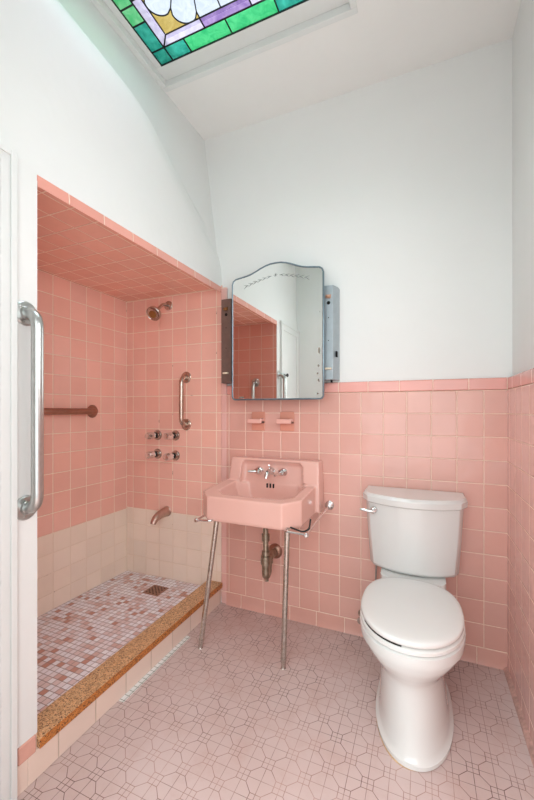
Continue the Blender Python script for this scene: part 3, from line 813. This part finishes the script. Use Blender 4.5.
grab('grab_bar', 'level dull steel grab bar across the long pink shower wall', 'grab bar', (-1.897, 1.685, 1.182), (-1.897, 1.075, 1.182), (1, 0, 0), .0185, .046, M['bronze'], .040, .055)
grab('grab_bar', 'short upright steel grab bar beside the shower taps on the pink tile', 'grab bar', (-1.403, BY, 1.400), (-1.403, BY, 1.096), (0, -1, 0), .015, .055, M['warmsteel'], .037)
grab('grab_bar', 'upright steel grab bar on the near shower wall, seen only in the mirror', 'grab bar', (-1.345, .8045, 1.43), (-1.345, .8045, 1.13), (0, 1, 0), .015, .055, M['steel'], .037)

# ------------------------------------------------------------------ shower fittings
sh = thing('wall_shower', 'round metal shower head on a short arm high on the pink tile', 'shower head', (-1.543, BY, 1.875))
b_ = bmesh.new(); lathe(b_, (-1.543, BY, 1.877), (0, -1, 0), [(.031, -.0005), (.030, .005), (.022, .010), (.011, .013)], 24)
rel(obj('flange', b_, M['pewter'], sh), sh)
b_ = bmesh.new(); tube(b_, fillet([(-1.543, BY, 1.877), (-1.543, BY-.055, 1.877), (-1.541, BY-.115, 1.820)], .03), .0095, 14)
lathe(b_, (-1.541, BY-.110, 1.825), (0, -.72, -.69), [(.012, 0), (.016, .006), (.016, .018), (.012, .022)], 16)
rel(obj('arm', b_, M['pewter'], sh), sh)
b_ = bmesh.new(); ax_ = Vector((.10, -.80, -.60)).normalized(); o_ = Vector((-1.541, BY-.122, 1.812))
lathe(b_, o_, ax_, [(.012, 0), (.020, .010), (.034, .020), (.044, .026), (.046, .034), (.046, .046), (.043, .049), (.040, .046), (.036, .046), (.034, .052), (.026, .053)], 32)
hd = rel(obj('head', b_, M['pewter'], sh), sh)
b_ = bmesh.new(); lathe(b_, o_+ax_*.0525, ax_, [(.024, 0), (.023, .004), (.012, .006), (0, .006)], 24)
rel(obj('spray_face', b_, M['brass'], hd), sh)
first = None
for vx_, vz_, lab, tw in ((-1.633, 1.023, 'top left of the four round shower tap handles', -.3), (-1.488, 1.024, 'top right of the four round shower tap handles', .3),
                          (-1.633, .898, 'bottom left of the four round shower tap handles', .7), (-1.488, .893, 'bottom right of the four round shower tap handles', 1.1)):
    if first is None:
        tp = thing('shower_tap', lab, 'shower tap', (vx_, BY, vz_), 'shower taps')
        b_ = bmesh.new(); lathe(b_, (0, 0, 0), (0, -1, 0), [(.034, -.0005), (.033, .004), (.029, .009), (.020, .011), (.019, .020)], 28)
        e1 = obj('flange', b_, M['pewter'], tp)
        b_ = bmesh.new(); lathe(b_, (0, -.019, 0), (0, -1, 0), [(.0185, 0), (.0185, .020), (.012, .024)], 20)
        e2 = obj('stem', b_, M['black'], tp)
        b_ = bmesh.new(); n = 30; rings = []
        for r_, h_, wv in ((.010, .036, 0), (.016, .038, .5), (.0225, .044, 1), (.0245, .060, 1), (.0225, .098, 1), (.018, .105, .6), (.012, .107, 0), (.002, .105, 0)):
            rings.append([(r_*(1-.13*wv*(.5+.5*math.cos(6*2*PI*k/n)))*math.cos(2*PI*k/n), -h_, r_*(1-.13*wv*(.5+.5*math.cos(6*2*PI*k/n)))*math.sin(2*PI*k/n)) for k in range(n)])
        loft(b_, rings); e3 = obj('handle', b_, M['chrome'], tp)
        first = (tp, e1, e2, e3)
    else:
        tp = first[0].copy(); COL.objects.link(tp); tp.location = (vx_, BY, vz_); tp['label'] = lab
        for e_ in first[1:]:
            c_ = e_.copy(); COL.objects.link(c_); c_.parent = tp
            if e_.name.startswith('handle'): c_.rotation_euler = (0, tw, 0)
b_ = bmesh.new()
lathe(b_, (-1.556, BY, .522), (0, -1, 0), [(.034, -.0005), (.034, .004), (.030, .009)], 24)
tube(b_, [(-1.556, BY-.004, .522), (-1.556, BY-.045, .521), (-1.556, BY-.085, .514), (-1.556, BY-.115, .502), (-1.556, BY-.132, .486), (-1.556, BY-.137, .474)], [.030, .029, .026, .023, .020, .018], 20)
o = obj('tub_spout', b_, M['spoutmetal']); o['label'] = 'dull nickel tub spout low on the shower wall where beige tile begins'; o['category'] = 'spout'
# floor drain
dg_o = thing('floor_drain', 'square metal drain grate set in the mosaic shower floor', 'drain', (-1.512, 1.815, .0825))
b_ = bmesh.new(); c0 = .056
box(b_, -c0, c0, -c0, c0, -.004, .0008)
for k in range(4):
    a_ = (k*PI/2); pass
plate = obj('grate', b_, M['bronze'], dg_o, bevel=.001)
b_ = bmesh.new()
for i in range(-3, 4):
    for j in range(-3, 4):
        if (i+j) % 2 == 0: box(b_, i*.0125-.0042, i*.0125+.0042, j*.0125-.0042, j*.0125+.0042, .0008, .0013)
obj('grate_hole', b_, M['dark'], plate, smooth=False)
